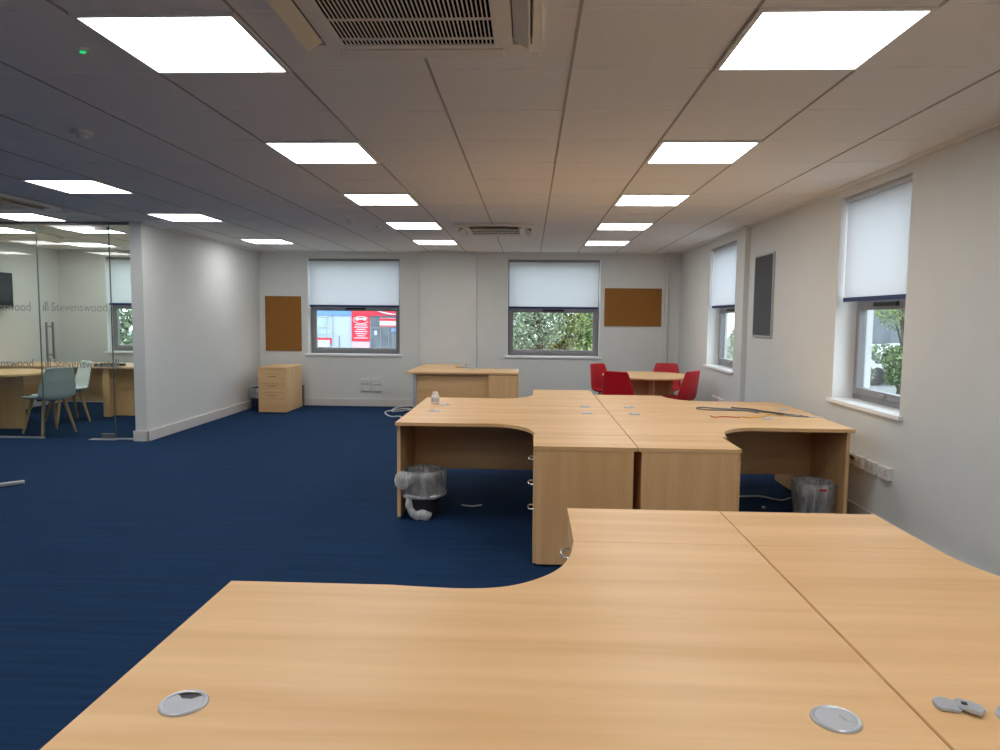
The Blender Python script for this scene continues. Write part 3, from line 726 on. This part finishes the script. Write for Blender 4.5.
# glass front
GYP = 8.06
def lettering(parent, x, z, h, y, text='Stevenswood', icon=True, letters=True):
    bm = B(); xx = x
    if icon:
        for i, w_ in enumerate((.012, .022, .012)):
            hh = (.6, 1, 1)[i] * h * 1.05
            box(bm, xx, xx + w_, y - .001, y, z, z + hh); xx += w_ + .010
        bm2 = bm
        obj('logo_mark', bm2, M_FROST, parent); xx = x + .108
    else: bm.free()
    if letters:
        cu = bpy.data.curves.new('lettering', 'FONT'); cu.body = text; cu.size = h * 1.36; cu_size = h * 1.36; cu.extrude = .0004
        cu.space_character = 1.0
        o = bpy.data.objects.new('lettering_curve', cu); COL.objects.link(o)
        dg = bpy.context.evaluated_depsgraph_get(); me = bpy.data.meshes.new_from_object(o.evaluated_get(dg))
        bpy.data.objects.remove(o)
        xs = [v.co.x for v in me.vertices]; wid = max(xs) - min(xs); k = .665 / wid
        for v in me.vertices:
            v.co = Vector((xx + (v.co.x - min(xs)) * k, y - .001 - v.co.z, z + v.co.y * h * 1.36 / cu_size))
        me.materials.clear(); me.materials.append(M_FROST)
        l = bpy.data.objects.new('lettering', me); COL.objects.link(l); l.parent = parent
def glass_sheet(name, label, cat, x0, x1, zb, zt, group=None):
    t = thing(name, label, cat, ((x0 + x1) / 2, GYP, 0), 0, group)
    bm = B(); h = (x1 - x0) / 2; box(bm, -h, h, -.005, .005, zb, zt); obj('glass_pane', bm, M_GLASSP, t)
    bm = B(); box(bm, -h, -h + .002, -.0052, .0052, zb, zt); box(bm, h - .002, h, -.0052, .0052, zb, zt); obj('polished_edge', bm, M_EDGE, t)
    return t
D0, D1 = -5.743, -4.885
d = glass_sheet('glass_door', 'frameless glass door with tall bar handle and frosted lettering', 'door', D0, D1, .012, 2.50)
mid = (D0 + D1) / 2
lettering(d, -5.70 - mid, 1.512, .105, -.006); lettering(d, -5.70 - mid, .848, .105, -.006)
for s in (-1, 1):
    bm = B(); hx = -5.632 - mid
    tube(bm, [(hx, s * .055, .95), (hx, s * .055, 1.38)], .0125, 12, 0)
    for zz in (1.0, 1.33): tube(bm, [(hx, s * .006, zz), (hx, s * .055, zz)], .009, 10, 0)
    obj('bar_handle', bm, M_STEEL, d, True)
bm = B(); box(bm, D1 - .16 - mid, D1 - .004 - mid, -.018, .018, 2.445, 2.498, .003); obj('patch_fitting', bm, M_STEEL, d)
bm = B(); box(bm, D1 - .16 - mid, D1 - .004 - mid, -.018, .018, .014, .072, .003); obj('patch_fitting', bm, M_STEEL, d)
p = glass_sheet('glass_panel', 'fixed glass panel left of the glass door with frosted lettering', 'glass partition', -7.0, D0 - .006, .02, 2.51)
pm = (-7.0 + D0 - .006) / 2
lettering(p, -6.62 - pm, 1.512, .105, -.006); lettering(p, -6.62 - pm, .848, .105, -.006)
p = glass_sheet('glass_panel', 'narrow fixed glass strip between the glass door and the white partition wall', 'glass partition', D1 + .006, -4.605, .02, 2.51)
pm = (D1 + .006 - 4.605) / 2
lettering(p, -4.875 - pm, .848, .105, -.006, letters=False)
p = glass_sheet('glass_panel', 'fixed glass panel at the far left end of the meeting room front', 'glass partition', -7.85, -7.006, .02, 2.51)
bm = B(); box(bm, -7.85, -4.60, GYP - .02, GYP + .02, 2.51, CEIL, .002); struct('trim_6', bm, M_FRAME)
bm = B(); box(bm, -7.85, D0 - .004, GYP - .015, GYP + .015, 0, .02, .002); box(bm, D1 + .004, -4.62, GYP - .015, GYP + .015, 0, .02, .002); struct('trim_7', bm, M_ALU)
bm = B(); box(bm, D1 - .30, D1 + .03, GYP - .05, GYP + .05, .0005, .006, .002)
tag(obj('floor_spring_plate', bm, M_ALU), 'flat metal floor plate under the glass door hinge', 'floor plate')

# ------------------------------------------------------------------ wall boards and sockets
def board(name, label, cat, loc, rz, w_, h_, fm, rm, rim):
    t = thing(name, label, cat, loc, rz)
    bm = B(); box(bm, -w_ / 2 + rim, w_ / 2 - rim, -.014, -.001, -h_ / 2 + rim, h_ / 2 - rim); obj('board_face', bm, fm, t)
    bm = B()
    for (a, b, c, d) in ((-w_ / 2, w_ / 2, h_ / 2 - rim, h_ / 2), (-w_ / 2, w_ / 2, -h_ / 2, -h_ / 2 + rim), (-w_ / 2, -w_ / 2 + rim, -h_ / 2 + rim, h_ / 2 - rim), (w_ / 2 - rim, w_ / 2, -h_ / 2 + rim, h_ / 2 - rim)):
        box(bm, a, b, -.018, -.001, c, d, .002)
    obj('board_rim', bm, rm, t)
board('cork_board', 'upright cork board left of the left back window', 'notice board', (-4.06, YB, 1.353), 0, .60, .90, M_CORK, M_CORKRIM, .008)
board('cork_board', 'wide cork board right of the back window full of trees', 'notice board', (1.66, YB, 1.668), 0, .91, .61, M_CORK, M_CORKRIM, .008)
board('felt_board', 'dark grey felt board with aluminium rim on the right wall', 'notice board', (XR, 7.56, 1.74), -pi / 2, .60, .87, M_FELT, M_ALU, .018)
def make_socket():
    t = thing('wall_socket', 'x', 'wall socket')
    bm = B(); box(bm, -.073, .073, -.034, -.0005, -.043, .043, .004); obj('face_plate', bm, M_WHITE, t)
    for s in (-1, 1):
        bm = B(); x = s * .036
        box(bm, x - .003, x + .003, -.0348, -.0335, .010, .020); box(bm, x - .013, x - .006, -.0348, -.0335, -.006, -.001); box(bm, x + .006, x + .013, -.0348, -.0335, -.006, -.001)
        obj('pin_holes', bm, M_DKPL, t)
        bm = B(); box(bm, x - s * .030 - .005, x - s * .030 + .005, -.038, -.033, .014, .030, .001); obj('rocker_switch', bm, M_WHITE, t)
    return t
S0 = make_socket(); S0.location = (-2.70, YB, .418); tag(S0, 'white double socket, upper left of four under the left back window', 'wall socket', 'sockets under the left back window')
for x, zz, l in ((-2.505, .418, 'upper right'), (-2.70, .300, 'lower left'), (-2.505, .300, 'lower right')):
    dup(S0, (x, YB, zz), None, 'white double socket, %s of four under the left back window' % l)
gs = 'row of sockets on the window wall'
for y, l in ((4.86, 'white double socket nearest the camera on the window wall'), (5.05, 'white double socket second from the near end on the window wall'),
             (5.24, 'white double socket with an orange cable plugged in'), (5.43, 'white double socket farthest back in the row behind the desk island')):
    dup(S0, (XR, y, .45), -pi / 2, l, gs)
for y, l in ((8.75, 'white double socket low on the wall below the farther side window, nearest of three'), (8.95, 'white double socket low on the wall below the farther side window, middle of three'), (9.15, 'white double socket low on the wall below the farther side window, farthest of three')):
    dup(S0, (XR2, y, .46), -pi / 2, l, 'sockets by the red chairs')

# metal stand at the left edge
t = thing('metal_stand', 'grey metal stand whose foot reaches in at the left edge of the carpet', 'stand', (-4.9, 5.3, 0))
def bar(bm, p, q, wd, ht):
    p, q = Vector(p), Vector(q); dv = q - p; a = math.atan2(dv.y, dv.x)
    T = Matrix.Translation((p + q) / 2) @ Matrix.Rotation(a, 4, 'Z')
    box(bm, -dv.length / 2, dv.length / 2, -wd / 2, wd / 2, -ht / 2, ht / 2, .004, T)
for q in ((.52, .56, .02), (.98, -.46, .06), (-.6, .3, .02), (-.3, -.6, .02)):
    bm = B(); bar(bm, (0, 0, .02 + (.03 if q[2] > .05 else 0)), q, .035, .03 if q[2] < .05 else .10); obj('foot', bm, M_ALU, t)
bm = B(); lathe(bm, [(.02, .03), (.02, 1.5)], 14, cap0=True, cap1=True); obj('pole', bm, M_ALU, t, True)

# ------------------------------------------------------------------ outside
bm = B(); box(bm, -60, 60, YB + .32, 90, -.95, -.75); box(bm, XR + .31, 60, -20, YB + .32, -.95, -.75)
struct('ground_outside', bm, plain('pavement', (120, 122, 121), .9, var=.1, scale=1.2))
M_FAC = plain('white_cladding', (168, 178, 196), .6, var=.02)
M_FASB = plain('blue_fascia', (98, 138, 190), .6, var=.02)
M_SIGNR = plain('red_sign', (200, 24, 52), .5, var=.02)
M_SIGNW = plain('white_sign', (184, 184, 190), .5, var=.01)
M_SHOPGL = plain('shop_window', (150, 172, 178), .2, var=.2, scale=1.2)
M_SHOPDK = plain('shop_entrance', (92, 100, 108), .5, var=.25, scale=1.5)
KS = 2.2; FY = 20 * KS
def X(x): return x * KS
def Z(zz): return CAM_H + (zz - CAM_H) * KS
def FB(bm, x0, x1, z0, z1, d0, d1, bev=0): box(bm, X(x0), X(x1), FY - d1, FY - d0, Z(z0), Z(z1), bev)
t = thing('shop_building', 'white shop with red signs seen through the left back window', 'building')
bm = B(); FB(bm, -9, -3.0, .45, 3.0, -6, 0); bx_ = obj('shop_wall', bm, M_FAC, t)
bm = B(); FB(bm, -9, -5.07, 1.50, 1.72, 0, .06); obj('blue_band', bm, M_FASB, t)
bm = B(); FB(bm, -6.30, -5.645, .56, 1.475, 0, .05); w_ = obj('shop_window', bm, M_SHOPGL, t)
bm = B()
for a in (-6.31, -5.825, -5.65): FB(bm, a, a + .016, .56, 1.48, .05, .10)
for c in (1.465, 1.16, .98): FB(bm, -6.31, -5.634, c, c + .016, .05, .10)
obj('window_bars', bm, M_SIGNW, w_)
bm = B(); FB(bm, -6.30, -5.66, .70, .86, .10, .13); obj('window_poster', bm, M_SIGNR, w_)
bm = B(); FB(bm, -6.05, -5.70, .60, .80, .13, .15); obj('poster_picture', bm, M_SIGNW, w_)
bm = B(); FB(bm, -5.455, -5.44, .5, .93, 0, .08); obj('drain_pipe', bm, M_FRAME, t)
bm = B(); FB(bm, -5.07, -3.0, 1.50, 1.80, .06, .16); f_ = obj('red_fascia', bm, M_SIGNR, t)
bm = B()                                                              # white swoosh across the fascia
P = [(-4.36 + .62 * i / 14, 1.645 - .10 * sin(pi * .55 * i / 14), ) for i in range(15)]
tube(bm, [(X(x), FY - .20, Z(zz)) for x, zz in P], lambda q: .02 + .035 * sin(pi * min(1, q * 1.05)), 8, 0)
obj('swoosh', bm, M_SIGNW, f_)
bm = B(); FB(bm, -5.07, -4.555, .77, 1.50, .06, .14); s_ = obj('red_sign', bm, M_SIGNR, t)
bm = B(); FB(bm, -5.07, -4.555, .55, .765, .06, .13); obj('white_sign_foot', bm, plain('pink_sign', (196, 168, 176), .5), s_)
bm = B()                                                              # white vehicle-like emblem in an arc
n = 28
ring = [(-4.80 + .215 * cos(a), 1.375 + .10 * sin(a)) for a in [pi * .15 + (pi * 1.75) * i / n for i in range(n + 1)]]
tube(bm, [(X(x), FY - .15, Z(zz)) for x, zz in ring], .026, 6, 0)
em = [(-.16, .0), (-.13, .045), (-.09, .05), (-.05, .035), (.05, .035), (.09, .05), (.13, .045), (.16, .0), (.15, -.03), (.09, -.035), (.06, -.01), (-.06, -.01), (-.09, -.035), (-.15, -.03)]
vv = [bm.verts.new((X(-4.80 + a), FY - .16, Z(1.40 + b * 1.1))) for a, b in em]; fc = bm.faces.new(vv)
bmesh.ops.triangulate(bm, faces=[fc])
obj('emblem', bm, M_SIGNW, s_)
bm = B()
for i, wd in enumerate((.17, .20, .14, .19, .16, .11, .20)):
    zz = 1.225 - i * .062
    FB(bm, -4.80 - wd, -4.80 + wd, zz, zz + .026, .14, .155)
obj('sign_lettering', bm, M_SIGNW, s_)
bm = B(); FB(bm, -4.52, -3.0, .45, 1.48, 0, .05); e_ = obj('shop_entrance', bm, M_SHOPDK, t)
bm = B()
for a in (-4.25, -4.02, -3.9): FB(bm, a, a + .02, .45, 1.15, .05, .09)
FB(bm, -4.5, -3.3, 1.15, 1.17, .05, .09); obj('door_frame', bm, M_FRAME, e_)
bm = B(); FB(bm, -4.27, -3.4, 1.19, 1.44, .05, .12); k_ = obj('entrance_sign', bm, M_SIGNW, e_)
bm = B(); FB(bm, -4.27, -3.4, 1.36, 1.43, .12, .13); FB(bm, -4.27, -3.4, 1.20, 1.23, .12, .13); obj('sign_stripe', bm, M_SIGNR, k_)
bm = B(); FB(bm, -4.43, -4.35, .95, 1.08, .05, .08); obj('notice', bm, M_SIGNW, e_)
bm = B(); FB(bm, -3.94, -3.72, 1.06, 1.14, .09, .12); obj('blue_notice', bm, M_FASB, e_)

def foliage_bm(blobs, n, size, rnd):
    bm = B()
    for _ in range(n):
        cx, cyy, cz, rx, ry, rz_ = rnd.choice(blobs)
        while True:
            v = Vector((rnd.uniform(-1, 1), rnd.uniform(-1, 1), rnd.uniform(-1, 1)))
            if .1 < v.length < 1: break
        v = v.normalized() * (.55 + .45 * rnd.random() ** .5)
        p = Vector((cx + v.x * rx, cyy + v.y * ry, cz + v.z * rz_))
        s = size * rnd.uniform(.6, 1.3)
        q = Matrix.Rotation(rnd.uniform(0, 6.28), 4, 'Z') @ Matrix.Rotation(rnd.uniform(-1.1, 1.1), 4, 'X') @ Matrix.Rotation(rnd.uniform(-1.1, 1.1), 4, 'Y')
        pts = [Vector((0, -s, 0)), Vector((s * .45, 0, s * .12)), Vector((0, s, 0)), Vector((-s * .45, 0, s * .12))]
        w4 = [bm.verts.new(p + (q @ a.to_4d()).to_3d()) for a in pts]
        bm.faces.new((w4[0], w4[1], w4[2])); bm.faces.new((w4[0], w4[2], w4[3]))
    return bm
LF = [leaves('leaves_mid', (86, 112, 62), (176, 194, 124)), leaves('leaves_grey', (112, 128, 100), (190, 198, 172)), leaves('leaves_olive', (112, 122, 64), (200, 202, 134)), leaves('leaves_dark', (56, 80, 52), (130, 152, 98))]
def tree(name, label, cat, x, y, blobs, n, size, m, seed, group=None, g=-.75):
    t = thing(name, label, cat, (x, y, g), 0, group)
    rnd = random.Random(seed)
    lo = min(b[2] - b[5] for b in blobs)
    bm = B(); hi = max(b[2] for b in blobs)
    tube(bm, [(0, 0, 0), (.05, .02, hi * .4), (-.03, .03, hi * .9)], lambda q: .09 - .06 * q, 8, 4)
    for b in blobs: tube(bm, [(0, 0, hi * .25), (b[0] * .5, b[1] * .5, b[2] * .7), (b[0], b[1], b[2])], lambda q: .04 - .03 * q, 6, 3)
    obj('trunk', bm, plain('bark', (84, 72, 60), .9, var=.15), t, True)
    o = obj('foliage', foliage_bm(blobs, n, size, rnd), m, t)
gt = 'garden trees outside the back windows'
def blobs(rnd, n, w_, d_, z0, z1, r):
    return [(rnd.uniform(-w_, w_), rnd.uniform(-d_, d_), rnd.uniform(z0, z1), r * rnd.uniform(.7, 1.2), r * rnd.uniform(.6, 1), r * rnd.uniform(.7, 1.2)) for _ in range(n)]
lab = 'leafy green tree filling the view through the right back window'
for i, (x, y) in enumerate([(-1.5, 16.6), (.14, 16.4), (1.78, 16.7), (-.75, 18.7), (.85, 18.7), (2.45, 18.8), (-1.55, 20.8), (.05, 20.8), (1.65, 20.8)]):
    rnd = random.Random(50 + i)
    tree('garden_tree', lab, 'tree', x, y, blobs(rnd, 20, .34, .3, .4, 3.6, .5), 8200, .052, LF[[2, 1, 0, 0, 2, 3, 3, 3, 3][i]], 100 + i, gt)
for i, (x, y) in enumerate([(-11.2, 16.5), (-9.6, 16.0), (-8.0, 16.6)]):
    rnd = random.Random(80 + i)
    tree('garden_tree', 'bright green tree seen through the meeting room window', 'tree', x, y, blobs(rnd, 16, .35, .3, .5, 3.6, .5), 2600, .10, LF[i % 3], 140 + i, gt)
for i, (x, y, z0, z1, wd, rr, lb) in enumerate([(10.3, 20.0, .5, 1.35, .5, .32, 'low dark shrub outside the nearer side window'), (12.0, 23.0, 1.9, 4.2, .7, .7, 'taller green tree outside the nearer side window'),
                                    (9.1, 20.2, .3, .8, .5, .28, 'small pale shrub outside the nearer side window'), (4.85, 15.5, .5, 3.6, .25, .4, 'green tree outside the farther side window')]):
    rnd = random.Random(90 + i)
    tree('garden_shrub', lb, 'shrub', x, y, blobs(rnd, 10, wd, .4, z0, z1, rr), 5200, .06, LF[[3, 0, 1, 0][i]], 160 + i, 'planting outside the side windows')
t = thing('office_block', 'grey office block beyond the trees outside the nearer side window', 'building', (19, 40, -.75))
bm = B(); box(bm, -4, 14, 0, 8, 0, 9); obj('block_wall', bm, plain('grey_cladding', (104, 112, 120), .6, var=.04, scale=1), t)
for i in range(5):
    for j in range(2):
        bm = B(); box(bm, -3.2 + 2.4 * i, -1.4 + 2.4 * i, -.06, 0, 1.0 + 3 * j, 2.8 + 3 * j, .01); obj('block_window', bm, M_SHOPDK, t)
t = thing('parked_car', 'silver parked car behind the shrubs outside the nearer side window', 'car', (13.2, 26.0, -.75), radians(12))
prof = [(-2.1, .35), (-2.1, .75), (-1.3, .92), (-.7, 1.38), (.7, 1.42), (1.5, .98), (2.1, .86), (2.15, .35)]
bm = B(); v0 = [bm.verts.new((a, -.8, b)) for a, b in prof]; v1 = [bm.verts.new((a, .8, b)) for a, b in prof]
bm.faces.new(v0); bm.faces.new(v1[::-1])
for i in range(len(prof)):
    j = (i + 1) % len(prof); bm.faces.new((v0[i], v0[j], v1[j], v1[i]))
bmesh.ops.bevel(bm, geom=bm.edges[:], offset=.06, segments=2, affect='EDGES')
body = obj('car_body', bm, plain('silver_paint', (206, 212, 220), .25, .2, var=.01), t, True)
bm = B()
for s in (-1, 1):
    v = [(-1.15, .95), (-.66, 1.30), (.64, 1.34), (1.25, 1.0)]
    f0 = bm.faces.new([bm.verts.new((a, s * .803, b)) for a, b in v])
bmesh.ops.solidify(bm, geom=bm.faces[:], thickness=.006); obj('car_window', bm, M_SCREEN, body)
for sx in (-1.3, 1.35):
    for s in (-1, 1):
        bm = B(); lathe(bm, [(.18, -.09), (.31, -.085), (.32, 0), (.31, .085), (.18, .09)], 24, cap0=True, cap1=True)
        bmesh.ops.transform(bm, matrix=Matrix.Translation((sx, s * .74, .32)) @ Matrix.Rotation(pi / 2, 4, 'X'), verts=bm.verts[:]); obj('wheel', bm, M_BLACK, t, True)
